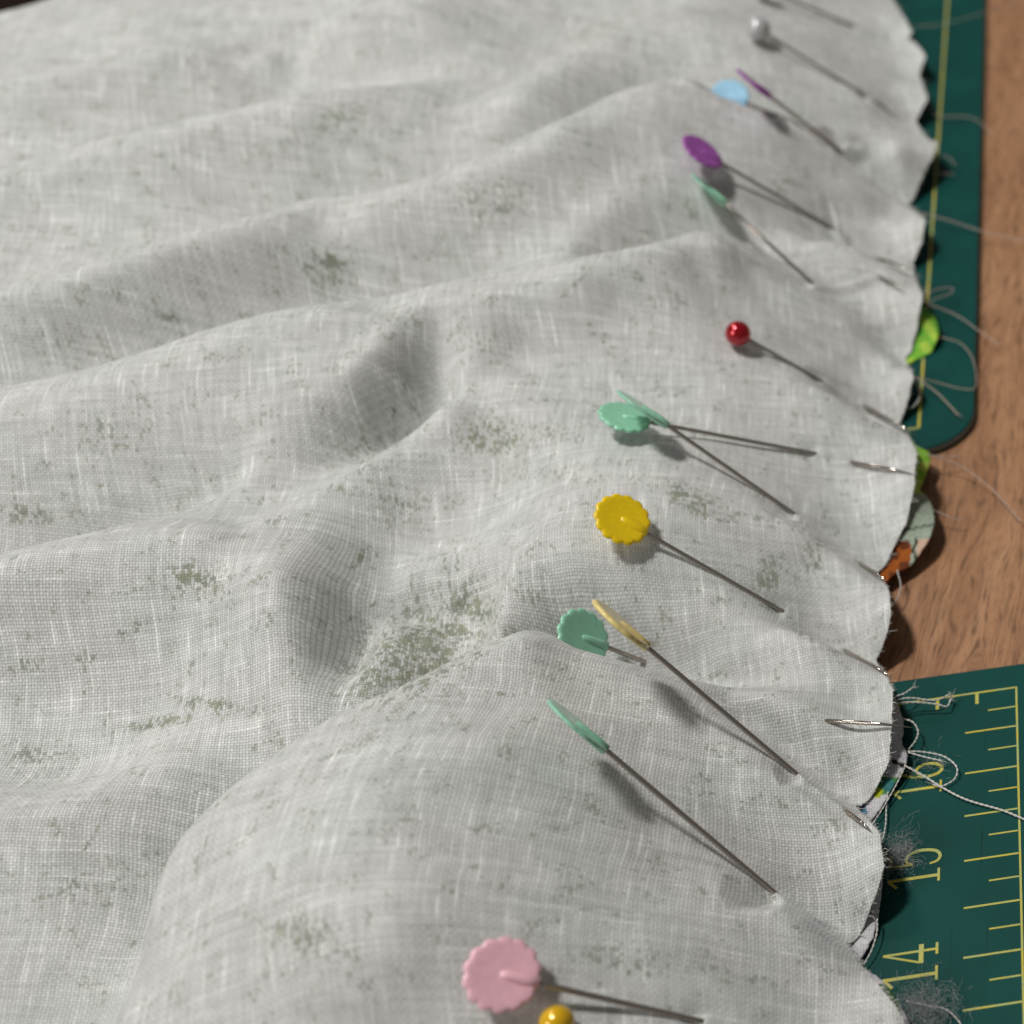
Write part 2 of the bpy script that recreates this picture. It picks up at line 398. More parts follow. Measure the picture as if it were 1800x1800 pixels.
# N, O, T
crest([(-80, 318, 3.7), (0, 298, 3.7), (200, 255, 3.7), (400, 205, 3.7), (600, 158, 3.55), (760, 140, 3.3)], back=(1.3, 0.8), roll=(1.8, .6))
crest([(-80, 172, 3.7), (0, 158, 3.7), (100, 135, 3.7), (300, 85, 3.7), (450, 45, 3.7), (560, 15, 3.7), (720, -20, 3.7)], back=(1.5, 0.9), roll=(1.8, .6))
crest([(440, 130, 3.3), (480, 80, 3.5), (540, 30, 3.6)], front=(0.9, 0.3))
crest([(850, 188, 3.2), (940, 112, 3.35), (1010, 75, 3.25), (1090, 40, 3.15), (1180, 20, 2.9)], back=(1.2, 0.5), roll=(1.0, .1))
for a in ((1060, 140, 2.75), (1040, 110, 2.8), (1140, 90, 3.0), (1250, 70, 2.9), (1330, 120, 2.5)): pt(*a)
for a in ((50, 250, 3.3), (300, 170, 3.40), (500, 220, 3.35), (700, 230, 3.1), (850, 60, 3.2), (950, 300, 3.1), (800, 400, 3.0), (600, 450, 2.95), (300, 490, 3.25),
          (100, 400, 3.3), (600, 270, 3.35), (1300, 330, 2.45), (1450, 400, 1.9), (1500, 150, 1.8), (1400, 60, 2.2), (1550, 90, 1.3),
          (300, 20, 3.3), (150, 60, 3.3), (40, 100, 3.2), (380, 300, 3.35), (870, 370, 3.05), (700, 60, 3.3), (800, 110, 3.2)): pt(*a)
for a in ((200, -60, 3.2), (600, -80, 3.2), (1000, -80, 2.9), (1300, -70, 2.4), (1500, -60, 1.6), (-100, 60, 3.2)): pt(*a)

# the right hand edge: outline of the upper cloth, (px, py, z)
EDGE = [(1540, -110, .5), (1560, -60, .9), (1550, -30, .5), (1569, 0, .7), (1601, 36, 1.0), (1597, 66, .55), (1626, 94, .95), (1617, 141, .55), (1630, 172, .85), (1610, 220, .5), (1648, 251, .95),
        (1642, 275, .85), (1620, 320, .65), (1598, 356, .45), (1626, 385, .95), (1620, 420, .8), (1605, 466, .45), (1606, 486, .75), (1622, 520, .95), (1612, 570, .75), (1590, 628, .45),
        (1604, 655, .9), (1598, 695, .7), (1581, 740, .45), (1600, 775, .85), (1612, 800, 1.0), (1608, 855, .9), (1594, 915, .75), (1570, 965, .55), (1543, 1010, .4),
        (1562, 1034, .9), (1564, 1070, .95), (1558, 1115, .7), (1539, 1160, .45), (1570, 1208, .95), (1567, 1246, .95), (1566, 1290, .85), (1561, 1335, .75), (1533, 1392, .55), (1507, 1428, .4),
        (1550, 1474, .9), (1553, 1520, .95), (1546, 1560, .8), (1528, 1600, .65), (1491, 1671, .4), (1520, 1702, .8), (1557, 1740, 1.0), (1585, 1780, 1.0), (1600, 1825, .9), (1600, 1870, .6), (1590, 1960, .8)]
EW = np.array([bp(a, b, c + 1.15 * max(0, c - .5)) for a, b, c in EDGE])
# keep y strictly decreasing down the list
for i in range(1, len(EW)):
    EW[i, 1] = min(EW[i, 1], EW[i - 1, 1] - 0.06)
EY = EW[::-1, 1]; EX = EW[::-1, 0]; EZ = EW[::-1, 2]
for e in EW: CTRL.append(e.tolist())
# finger folds that run into the notches of the edge
def finger(pts, d=0.5, drop=0.95): crest(pts, back=(d, drop), step=0.45, fade=False, gain=0.72)
finger([(1480, 275, 1.75), (1550, 325, 1.25), (1600, 366, 1.0)])
finger([(1440, 415, 1.75), (1530, 450, 1.3), (1604, 482, .85)], .4, .6)
finger([(1520, 590, 1.25), (1588, 640, .95)])
finger([(1447, 678, 1.65), (1520, 722, 1.35), (1580, 756, 1.1)])
finger([(1400, 912, 1.7), (1480, 972, 1.4), (1540, 1018, 1.1)])
finger([(1380, 1088, 1.65), (1440, 1115, 1.5), (1490, 1148, 1.3), (1542, 1178, 1.15)])
finger([(1229, 1240, 1.85), (1320, 1298, 1.68), (1413, 1373, 1.45), (1500, 1434, 1.2)], .6, .95)
finger([(1340, 1560, 1.8), (1368, 1577, 1.72), (1417, 1603, 1.55), (1490, 1682, 1.25)], .55, .9)
for a in ((1330, 1255, 1.5), (1420, 1318, 1.1), (1220, 1215, 1.9)): pt(*a)
for a in ((1500, 880, 1.0), (1480, 850, 1.2), (1450, 1010, 1.0), (1480, 1230, 1.1), (1450, 1350, 1.0), (1400, 1300, 1.25), (1480, 1530, 1.0), (1400, 1480, 1.25), (1420, 1560, 1.15),
          (1530, 640, .9), (1520, 560, 1.1), (1300, 1450, 1.65), (1250, 1330, 1.75)): pt(*a)

P0 = np.array(CTRL)
# merge near-duplicates in plan (average) so the fit stays calm
keep = []; lam = []; used = np.zeros(len(P0), bool)
for i in range(len(P0)):
    if used[i]: continue
    d = np.linalg.norm(P0[:, :2] - P0[i, :2], axis=1)
    g = (d < 0.28) & ~used; used |= g
    keep.append(P0[g].mean(0)); lam.append(0.6 if all(int(k_) in SOFT for k_ in np.nonzero(g)[0]) else 0.16)
P0 = np.array(keep)
C2 = 0.42 ** 2
def kern(A, B):
    d2 = (A[:, None, 0] - B[None, :, 0]) ** 2 + (A[:, None, 1] - B[None, :, 1]) ** 2
    return np.sqrt(d2 + C2)
n = len(P0)
K = kern(P0, P0) - np.diag(lam)
Q = np.c_[np.ones(n), P0[:, :2]]
Am = np.block([[K, Q], [Q.T, np.zeros((3, 3))]])
sol = np.linalg.solve(Am, np.r_[P0[:, 2], 0, 0, 0])
def rbf(x, y):
    out = np.empty(len(x))
    for s in range(0, len(x), 40000):
        A = np.c_[x[s:s + 40000], y[s:s + 40000]]
        out[s:s + 40000] = kern(A, P0) @ sol[:n] + sol[n] + A @ sol[n + 1:]
    return out
# gentle crumple
WV = [(rng.uniform(0, 2 * math.pi), rng.uniform(0.5, 2.6), rng.uniform(0, 2 * math.pi)) for _ in range(26)]
def crumple(x, y):
    z = np.zeros_like(x)
    for a, k, ph in WV:
        z += np.sin((x * math.cos(a) + y * math.sin(a)) * k + ph + 0.8 * np.sin(0.5 * x - 0.4 * y + ph)) * 0.016 / k ** 0.9
    return z
PINRIDGE = []
PINLINES = []      # (A, B) 3D lines under which the cloth is kept clear
def height(x, y):
    z = rbf(x, y) + bil(DELTA, x, y) + crumple(x, y)
    z = np.clip(z, 0.42, 8.5)
    for A, B in PINLINES:
        ab = (B - A)[:2]; L2 = ab @ ab
        t = ((x - A[0]) * ab[0] + (y - A[1]) * ab[1]) / L2
        tc = np.clip(t, 0, 1)
        dx = x - (A[0] + tc * ab[0]); dy = y - (A[1] + tc * ab[1])
        d = np.sqrt(dx * dx + dy * dy)
        lz = A[2] + tc * (B[2] - A[2]) - 0.035
        lim = lz + np.maximum(0, d - 0.12) ** 1.3 * 0.9
        m = z > lim
        k = np.exp(-(np.maximum(0, d - 0.5) / 0.8) ** 2)
        z = np.where(m, z + (lim - z) * k, z)
    for A, B in PINRIDGE:
        ab = (B - A)[:2]; L2 = ab @ ab
        t = ((x - A[0]) * ab[0] + (y - A[1]) * ab[1]) / L2
        tc = np.clip(t, 0, 1)
        d = np.hypot(x - (A[0] + tc * ab[0]), y - (A[1] + tc * ab[1]))
        z = z + 0.075 * np.exp(-(d / 0.10) ** 2) - 0.05 * np.exp(-((d - 0.26) / 0.14) ** 2) + 0.04 * np.exp(-(np.hypot(x - A[0] - ab[0] * .12, y - A[1] - ab[1] * .12) / 0.22) ** 2)
    return z
# the cloth is calm along its folds: average the field along the local fold direction
GX = np.arange(-62, 4, 0.15); GY = np.arange(8, 96, 0.15)
gx, gy = np.meshgrid(GX, GY)
def bil(A, x, y):
    i = np.clip((y - GY[0]) / 0.15, 0, len(GY) - 2.001); j = np.clip((x - GX[0]) / 0.15, 0, len(GX) - 2.001)
    i0 = i.astype(int); j0 = j.astype(int); a = i - i0; b = j - j0
    return (A[i0, j0] * (1 - b) + A[i0, j0 + 1] * b) * (1 - a) + (A[i0 + 1, j0] * (1 - b) + A[i0 + 1, j0 + 1] * b) * a
TG = np.array(TANG); c2 = TG[:, 2] ** 2 - TG[:, 3] ** 2; s2 = 2 * TG[:, 2] * TG[:, 3]
TX = np.zeros(gx.shape); TY = np.zeros(gx.shape)
sub = (slice(None, None, 4), slice(None, None, 4))
ax_, ay_ = gx[sub].ravel(), gy[sub].ravel()
wgt = 1.0 / (((ax_[:, None] - TG[None, :, 0]) ** 2 + (ay_[:, None] - TG[None, :, 1]) ** 2) + 0.25) ** 2
C_ = (wgt @ c2 / wgt.sum(1)).reshape(gx[sub].shape); S_ = (wgt @ s2 / wgt.sum(1)).reshape(gx[sub].shape)
def up4(A):
    i = np.clip(np.arange(len(GY)) / 4, 0, A.shape[0] - 1.001); j = np.clip(np.arange(len(GX)) / 4, 0, A.shape[1] - 1.001)
    i0 = i.astype(int)[:, None]; j0 = j.astype(int)[None, :]; a = (i[:, None] - i0); b = (j[None, :] - j0)
    return (A[i0, j0] * (1 - b) + A[i0, j0 + 1] * b) * (1 - a) + (A[i0 + 1, j0] * (1 - b) + A[i0 + 1, j0 + 1] * b) * a
C_, S_ = up4(C_), up4(S_)
ANG = 0.5 * np.arctan2(S_, C_)
TX, TY = np.cos(ANG), np.sin(ANG)
RAW = rbf(gx.ravel(), gy.ravel()).reshape(gx.shape)
acc = RAW * 1.0; wsum = 1.0
for sg in (1, -1):
    qx, qy = gx.copy(), gy.copy(); dx_, dy_ = TX * sg, TY * sg
    for k in range(1, 11):
        qx = qx + dx_ * 0.25; qy = qy + dy_ * 0.25
        nx_, ny_ = bil(TX, qx, qy), bil(TY, qx, qy)
        fl = np.sign(nx_ * dx_ + ny_ * dy_) + 0.0; fl[fl == 0] = 1
        dx_, dy_ = nx_ * fl, ny_ * fl
        nn_ = np.hypot(dx_, dy_) + 1e-6; dx_ /= nn_; dy_ /= nn_
        wk = math.exp(-(k * 0.25 / 1.5) ** 2)
        acc += wk * bil(RAW, qx, qy); wsum += wk
DELTA = acc / wsum - RAW
# no filtering where the fold direction is undefined, and a calm correction everywhere
COH = np.clip((np.hypot(C_, S_) - 0.45) / 0.35, 0, 1)
def box(A, r, times):
    for _ in range(times):
        for axs in (0, 1):
            Pd = np.pad(A, [(r, r) if q == axs else (0, 0) for q in (0, 1)], 'edge')
            A = sum(np.take(Pd, range(k, k + A.shape[axs]), axis=axs) for k in range(2 * r + 1)) / (2 * r + 1)
    return A
DELTA = box(DELTA * box(np.minimum(COH, box(COH, 3, 1)), 3, 2), 1, 2)
# full strength away from the pinned edge, none at the edge itself
edge_x = np.interp(gy, EY, EX)
DELTA *= np.clip((edge_x - gx - 1.0) / 3.0, 0, 1)
# coarse raster for ray marching
RZ = height(gx.ravel(), gy.ravel()).reshape(gx.shape)
def hz(x, y):
    i = (y - GY[0]) / 0.15; j = (x - GX[0]) / 0.15
    i = min(max(i, 0), len(GY) - 2.001); j = min(max(j, 0), len(GX) - 2.001)
    i0, j0 = int(i), int(j); a, b = i - i0, j - j0
    return ((RZ[i0, j0] * (1 - b) + RZ[i0, j0 + 1] * b) * (1 - a) + (RZ[i0 + 1, j0] * (1 - b) + RZ[i0 + 1, j0 + 1] * b) * a)
def surf(px, py, lift=0.0):
    """first point along the line of sight that lies `lift` above the cloth"""
    top = bp(px, py, 9); bot = bp(px, py, 0.3)
    for k in range(900):
        P = top + (bot - top) * (k / 900)
        if P[2] <= hz(P[0], P[1]) + lift: return P
    return bot

# ------------------------------------------------------------------ pins
# (kind, material, head pixel, collar pixel, entry pixel, lifts, diameter, facing degrees, re-emerging point pixels, label)
GP = 'sewing pins stuck along the gathered edge'
PINS = [
 ('flower', M_PINK, (877, 1712), (945, 1728), (1240, 1797), (.55, .12), 1.26, 12, None, 'pink flower-head pin nearest the camera, seen flat'),
 ('ball', M_AMB, (978, 1797), (996, 1822), (1075, 1930), (.40, .0), .60, 0, None, 'yellow round-head pin cut off by the bottom of the photo'),
 ('flower', M_GRN, (1011, 1275), (1065, 1318), (1365, 1572), (1.5, .06), 1.5, 84, None, 'mint green flat-head pin on the big near fold, edge on'),
 ('flower', M_PYEL, (1092, 1098), (1138, 1138), (1403, 1363), (1.9, .06), 1.5, 84, [(1487, 1425), (1532, 1462)], 'pale yellow flat-head pin turned edge on'),
 ('flower', M_GRN, (1022, 1114), (1066, 1137), (1132, 1163), (.65, .02), 1.35, 28, [(1453, 1267), (1605, 1280)], 'mint green pin with its head half hidden behind the near fold'),
 ('flower', M_YEL, (1087, 908), (1136, 937), (1380, 1077), (.5, .06), 1.30, 34, [(1485, 1143), (1566, 1191)], 'bright yellow flower-head pin lying flat on the cloth'),
 ('flower', M_GRN, (1131, 718), (1173, 748), (1398, 905), (.95, .05), 1.5, 85, [(1510, 990), (1560, 1023)], 'mint green pin edge on, crossing over another green pin'),
 ('flower', M_GRN, (1093, 728), (1141, 742), (1436, 798), (.5, .06), 1.28, 58, [(1497, 813), (1610, 836)], 'mint green flower-head pin lying flat below a crossing pin'),
 ('ball', M_RED, (1295, 584), (1316, 597), (1447, 672), (.45, .05), .70, 0, [(1520, 714), (1612, 767)], 'red pearl-head pin in the middle of the row'),
 ('flower', M_GRN, (1242, 327), (1276, 359), (1430, 500), (1.4, .04), 1.45, 85, [(1545, 487), (1590, 510)], 'small mint green pin edge on, below the purple head'),
 ('flower', M_PUR, (1232, 263), (1267, 286), (1467, 403), (.8, .06), 1.35, 62, [(1545, 455), (1606, 476)], 'purple flower-head pin with its face half turned'),
 ('flower', M_BLU, (1280, 164), (1313, 182), (1370, 205), (.30, .0), 1.25, 30, None, 'light blue flat-head pin tucked behind a fold'),
 ('flower', M_PUR, (1320, 142), (1352, 168), (1482, 268), (.9, .04), 1.4, 85, None, 'purple pin edge on, beside the light blue head'),
 ('ball', M_WHT, (1330, 47), (1351, 62), (1527, 172), (.6, .05), .82, 0, None, 'white pearl-head pin near the top of the row'),
 ('ball', M_WHT, (1340, -24), (1358, -14), (1505, 48), (.6, .05), .8, 0, None, 'farthest pin, only its grey shaft in view at the top'),
]
def tube(path, radii, seg=10, cap=True):
    path = [np.array(p, float) for p in path]; V = []; Fc = []
    for i, p in enumerate(path):
        t = path[min(i + 1, len(path) - 1)] - path[max(i - 1, 0)]; t /= np.linalg.norm(t) + 1e-12
        a = np.cross(t, [0, 0, 1.0]);
        if np.linalg.norm(a) < 1e-3: a = np.cross(t, [1.0, 0, 0])
        a /= np.linalg.norm(a); b = np.cross(t, a)
        for k in range(seg):
            q = 2 * math.pi * k / seg
            V.append(p + radii[i] * (a * math.cos(q) + b * math.sin(q)))
    for i in range(len(path) - 1):
        for k in range(seg):
            Fc.append((i * seg + k, i * seg + (k + 1) % seg, (i + 1) * seg + (k + 1) % seg, (i + 1) * seg + k))
    if cap:
        Fc.append(tuple(range(seg - 1, -1, -1))); Fc.append(tuple(len(V) - seg + k for k in range(seg)))
    return V, Fc
def join(parts):
    V = []; Fc = []
    for v, f in parts:
        o = len(V); V += list(v); Fc += [tuple(i + o for i in q) for q in f]
    return V, Fc

PIN_BUILD = []
SR = 0.054
for kind, mat, hp, cp, ep, lift, dia, face, tipp, label in PINS:
    E = surf(*ep, 0.02)
    c0 = surf(*cp, lift[0] * 0.85)
    if ep[0] == 1370: c0 = bp(*cp, E[2] + 0.42)
    if ep[0] == 1132: c0 = bp(*cp, E[2] + 0.85)      # its shaft dives behind the fold
    # direction of the shaft, then the head centre on the same line
    d = c0 - E; d /= np.linalg.norm(d)
    PIN_BUILD.append((kind, mat, E, c0, d, dia, face, tipp, label))
    if ep[0] < 1500 and kind and tipp is not None and ep[0] in (1132, 1370): continue
    PINLINES.append((c0 + d * dia * 0.5, E + 0.02 * d))
    tt_ = surf(*tipp[0], 0.0) if tipp is not None else E - d * 1.3
    PINRIDGE.append((E - d * 0.04, tt_ + (E - tt_) / np.linalg.norm(E - tt_) * .12))
CARVE_A = surf(1022, 1122, 0.0)

def flower_head(c0, d, dia, face, mat, root, edge_low):
    r = dia / 2
    Cc = c0 + d * (r * 0.96)
    view = CAM - Cc; view /= np.linalg.norm(view)
    a = view - d * (view @ d); a /= np.linalg.norm(a)
    b = np.cross(d, a)
    f = math.radians(face)
    nrm = a * math.cos(f) + b * math.sin(f)
    side = np.cross(nrm, d)
    scal = 14
    K = 112
    th = 0.042 if face < 70 else (0.038 if mat is not M_PYEL else 0.055)
    V = []; Fc = []
    rings = [(0.0, th * .9), (0.35, th * .9), (0.68, th * .95), (0.86, th * 1.3), (0.95, th * 1.15), (1.0, th * .35), (1.0, -th * .25), (0.965, -th * .8), (0.9, -th), (0.7, -th), (0.35, -th * .95), (0.0, -th * .95)]
    for rr, h in rings:
        for k in range(K):
            q = 2 * math.pi * k / K
            s = 1 + ((0.085 if face < 70 else 0.02) * (abs(math.cos(q * scal / 2)) ** 0.8 - 0.5)) * (rr if rr > 0.85 else 0)
            V.append(Cc + (d * math.cos(q) + side * math.sin(q)) * r * rr * s + nrm * h)
    for i in range(len(rings) - 1):
        for k in range(K):
            Fc.append((i * K + k, (i + 1) * K + k, (i + 1) * K + (k + 1) % K, i * K + (k + 1) % K))
    head = new_mesh('head', V, Fc, mat, None, True)
    local(head, root)
    # socket that grips the shaft, tapering towards the middle of the flower
    L = dia * 0.52
    p0 = c0 - d * 0.03
    sv, sf = tube([p0, p0 + d * 0.03, p0 + d * L * .35, p0 + d * L * .8, p0 + d * L, p0 + d * (L + .05)], [0.056, 0.105, 0.118, 0.100, 0.075, 0.02], 16)
    so = new_mesh('socket', sv, sf, mat, None, True); local(so, root); so.parent = head
def ball_head(c0, d, dia, mat, root):
    r = dia / 2; Cc = c0 + d * r * 0.97
    a = np.cross(d, [0, 0, 1.0]); a /= np.linalg.norm(a); b = np.cross(d, a)
    V = []; Fc = []; Kk, R = 40, 24
    prof = [(math.sin(math.pi * i / R) * r, -math.cos(math.pi * i / R) * r) for i in range(1, R)]
    prof = [(0.045, -r - 0.07), (0.062, -r - 0.02)] + [(max(x, 0.05) if i < 2 else x, z) for i, (x, z) in enumerate(prof)]
    for rad, h in prof:
        for k in range(Kk):
            q = 2 * math.pi * k / Kk
            V.append(Cc + d * h + rad * (a * math.cos(q) + b * math.sin(q)))
    for i in range(len(prof) - 1):
        for k in range(Kk):
            Fc.append((i * Kk + k, i * Kk + (k + 1) % Kk, (i + 1) * Kk + (k + 1) % Kk, (i + 1) * Kk + k))
    Fc.append(tuple(range(Kk - 1, -1, -1))); Fc.append(tuple(len(V) - Kk + k for k in range(Kk)))
    local(new_mesh('head', V, Fc, mat, None, True), root)

for kind, mat, E, c0, d, dia, face, tipp, label in PIN_BUILD:
    root = thing('sewing_pin', label, 'pin', tuple(E), GP)
    if kind == 'flower': flower_head(c0, d, dia, face, mat, root, False)
    else: ball_head(c0, d, dia, mat, root)
    # one shaft, first straight from the head, then dipping under the cloth towards the edge
    A = c0 + d * dia * 0.3
    parts = []
    inner = E - d * (0.55 if c0[0] - E[0] < -.2 and label.find('half hidden') < 0 else 0.6)
    if tipp is None:
        parts.append(tube([A, c0, E, inner, inner - d * 0.8 - np.array([0, 0, .2])], [SR, SR, SR, SR, 0.004], 12))
    else:
        T0 = surf(*tipp[0], 0.0); T1 = surf(*tipp[1], 0.07)
        if tipp[1][0] > 1580:
            T1 = bp(tipp[1][0], tipp[1][1], max(0.5, T0[2] + 0.02))
        t = T1 - T0; t /= np.linalg.norm(t)
        m1 = inner * 0.8 + T0 * 0.2 if label.find('half hidden') < 0 else inner.copy(); m2 = T0 - t * .40
        m1[2] = hz(m1[0], m1[1]) - (.22 if label.find('half hidden') < 0 else 1.2); m2[2] = min(m2[2], hz(m2[0], m2[1])) - .16
        Tm = T0 + (T1 - T0) * .12
        parts.append(tube([A, c0, E, m1, m2, T0 + t * .03 + np.array([0, 0, .0]), T0 + (T1 - T0) * .6 + np.array([0, 0, .05]), T1 + np.array([0, 0, .02])], [SR, SR, SR, SR, SR, SR, SR * .8, 0.005], 12))
    sv, sf = join(parts)
    sh = new_mesh('shaft', sv, sf, M_STEEL, None, True); local(sh, root)

# ------------------------------------------------------------------ the gathered upper cloth
YN, YF = 14.0, 88.0
NR, NC = 860, 620
ty = np.linspace(0, 1, NR)
kq = 2.2
yy = YN + (YF - YN) * (np.exp(kq * 0.62 * ty) - 1) / (np.exp(kq * 0.62) - 1)
def xl(y): return np.maximum(-24.9 - 0.47 * (y - 21.6) - 5.0, far_x(y))
XL = xl(yy); XR = np.interp(yy, EY, EX)
XRs = XR.copy()
tx = np.linspace(0, 1, NC)
# columns denser towards the edge
sx = 1 - (1 - tx) ** 1.25
xx = XL[:, None] + (XR - XL)[:, None] * sx[None, :]
yg = np.repeat(yy[:, None], NC, 1)
zz = height(xx.ravel(), yg.ravel()).reshape(xx.shape)
# far-left border bends down over the table edge
# fine fray jitter at the very edge
jit = rng.normal(0, 0.007, NR) + .012 * np.sin(yy * 9 + 2 * np.sin(yy * 3.1)) * np.sin(yy * 4.3)
xx[:, -1] += jit; xx[:, -2] += jit * .4
# texture coordinates that follow the cloth
dzx = np.diff(zz, axis=1); dxx = np.diff(xx, axis=1)
ex = np.sqrt(dxx ** 2 + dzx ** 2) - np.abs(dxx)
ecx = np.zeros_like(zz); ecx[:, :-1] = -np.cumsum(ex[:, ::-1], axis=1)[:, ::-1]
dzy = np.diff(zz, axis=0); dyy = np.diff(yg, axis=0)
ey = np.sqrt(dyy ** 2 + dzy ** 2) - np.abs(dyy)
ecy = np.zeros_like(zz); ecy[1:] = np.cumsum(ey, axis=0)
U0 = xx + 0.04 * zz; V0 = yg + 0.12 * zz
ca, sa = math.cos(math.radians(6)), math.sin(math.radians(6))
U = U0 * ca + V0 * sa; V = -U0 * sa + V0 * ca
# folded-under rim so the raw edge has thickness
tk = 0.035
ex1x = xx[:, -1:]; ex1z = zz[:, -1:]
rim = [(ex1x + 0.006, yg[:, -1:], ex1z - tk * .5), (ex1x, yg[:, -1:], ex1z - tk), ]
for j in (4, 12, 30):
    rim.append((xx[:, -1 - j:NC - j], yg[:, -1:], zz[:, -1 - j:NC - j] - tk))
XX = np.hstack([xx] + [r[0] for r in rim]); YY = np.hstack([yg] + [r[1] for r in rim]); ZZ = np.hstack([zz] + [r[2] for r in rim])
UU = np.hstack([U] + [U[:, -1:] + .02 * (k + 1) for k in range(2)] + [U[:, -1 - j:NC - j] for j in (4, 12, 30)])
VV = np.hstack([V] + [V[:, -1:]] * 5)
NC2 = XX.shape[1]

# where the print shows through: blobs (px, py, rx, ry, angle, strength) laid on the cloth
PR = [(745, 1140, 160, 80, -32, 1.1), (700, 880, 70, 60, 20, .45), (830, 1060, 45, 50, -50, .9), (650, 1195, 60, 30, -30, .8), (630, 985, 25, 10, -30, .8), (645, 800, 60, 70, 0, .45),
      (580, 470, 55, 40, 0, .75), (600, 215, 80, 40, -15, .5), (470, 265, 80, 18, -25, .4), (350, 1020, 80, 35, 10, .7), (870, 350, 70, 50, 0, .55), (860, 770, 80, 50, 10, .6),
      (980, 760, 70, 25, 10, .5), (1220, 880, 80, 26, 25, .7), (1350, 1010, 35, 40, 0, .65), (1010, 210, 60, 40, 0, .3), (1060, 50, 90, 20, -20, .45),
      (280, 1270, 70, 12, -10, .75), (370, 1240, 80, 14, 10, .75), (50, 1170, 40, 14, 0, .7), (50, 900, 60, 25, 5, .6), (200, 760, 90, 40, 0, .45), (290, 555, 35, 18, 0, .55),
      (90, 590, 90, 40, 0, .35), (60, 1330, 70, 40, 10, .5), (540, 1650, 90, 50, 5, .55), (1090, 1690, 90, 40, 0, .55), (700, 1440, 40, 90, 60, .35), (140, 1560, 80, 40, 0, .4),
      (1390, 320, 40, 40, 0, .5), (860, 600, 70, 30, 0, .4), (1060, 720, 40, 18, 20, .4), (700, 560, 60, 30, 0, .4), (1430, 320, 30, 20, 0, .3), (1490, 1180, 60, 12, 40, .35),
      (1130, 320, 40, 20, 10, .45), (1480, 1600, 25, 50, 0, .35), (640, 1300, 110, 14, -25, .4), (690, 1350, 30, 40, 0, .3), (1500, 1330, 40, 20, 30, .25), (980, 1190, 60, 12, 10, .35),
      (780, 1640, 50, 30, 0, .3), (930, 1000, 40, 60, 0, .3), (1430, 980, 30, 60, 20, .5), (120, 410, 80, 10, -5, .35), (980, 830, 60, 20, 0, .45), (1060, 880, 30, 60, -10, .25)]
LN = [((725, 1010), (700, 1180)), ((685, 1050), (690, 1150)), ((800, 960), (810, 1040)), ((630, 1080), (640, 1200)), ((735, 1010), (735, 1090)), ((690, 710), (700, 800)),
      ((640, 790), (620, 880)), ((190, 1420), (140, 1510)), ((660, 1060), (580, 1110)), ((780, 975), (790, 1030)), ((120, 520), (70, 540)), ((1110, 70), (960, 45)), ((1040, 470), (990, 520))]
GPx, GPy = proj(np.stack([xx, yg, zz], -1).reshape(-1, 3))
dens = np.zeros(len(GPx))
wob1 = np.sin(GPx * .11 + GPy * .05) * 4 + np.sin(GPy * .17 - GPx * .07) * 3
for (a, b, rx, ry, an, s) in PR:
    q = math.radians(an); dx, dy = GPx - a, GPy - b
    u_ = (dx * math.cos(q) + dy * math.sin(q)) / rx; v_ = (-dx * math.sin(q) + dy * math.cos(q)) / ry
    r_ = np.sqrt(u_ * u_ + v_ * v_) + wob1 * .02
    dens = np.maximum(dens, min(1.1, s * 1.35) * np.clip((1.45 - r_) / 1.1, 0, 1))
for (p, q) in LN:
    p = np.array(p, float); q = np.array(q, float); L2 = (q - p) @ (q - p)
    t = np.clip(((GPx - p[0]) * (q - p)[0] + (GPy - p[1]) * (q - p)[1]) / L2, 0, 1)
    d_ = np.hypot(GPx - p[0] - t * (q - p)[0] + wob1 * .25, GPy - p[1] - t * (q - p)[1])
    dens = np.maximum(dens, np.clip(1.5 - d_ / 3.2, 0, 1) * .85)
dens = dens.reshape(NR, NC)
DD = np.hstack([dens] + [dens[:, -1:]] * 5)

def grid_object(name, X, Y, Z, mat, Ug, Vg, flip=False):
    R, C = X.shape
    co = np.stack([X, Y, Z], -1).reshape(-1, 3).astype(np.float32)
    idx = np.arange(R * C).reshape(R, C)
    q = np.stack([idx[:-1, :-1], idx[:-1, 1:], idx[1:, 1:], idx[1:, :-1]], -1).reshape(-1, 4)
    me = bpy.data.meshes.new(name)
    me.vertices.add(len(co)); me.vertices.foreach_set('co', co.ravel())
    me.loops.add(q.size); me.loops.foreach_set('vertex_index', q.ravel().astype(np.int32))
    me.polygons.add(len(q)); me.polygons.foreach_set('loop_start', (np.arange(len(q)) * 4).astype(np.int32))
    me.polygons.foreach_set('loop_total', np.full(len(q), 4, np.int32))
    me.polygons.foreach_set('use_smooth', np.ones(len(q), bool))
    me.update(calc_edges=True)
    uvl = me.uv_layers.new(name='UVMap')
    uvs = np.stack([Ug.ravel()[q.ravel()], Vg.ravel()[q.ravel()]], -1).astype(np.float32)
    uvl.data.foreach_set('uv', uvs.ravel())
    me.materials.append(mat); me.validate(); me.update()
    o = bpy.data.objects.new(name, me); COL.objects.link(o)
    return o
cloth = grid_object('gathered_fabric', XX, YY, ZZ, M_FAB, UU, VV)
at = cloth.data.attributes.new('print', 'FLOAT', 'POINT'); at.data.foreach_set('value', DD.ravel().astype(np.float32))
tag(cloth, 'pale grey cotton cloth gathered in soft folds, wrong side up with faint green print', 'fabric')

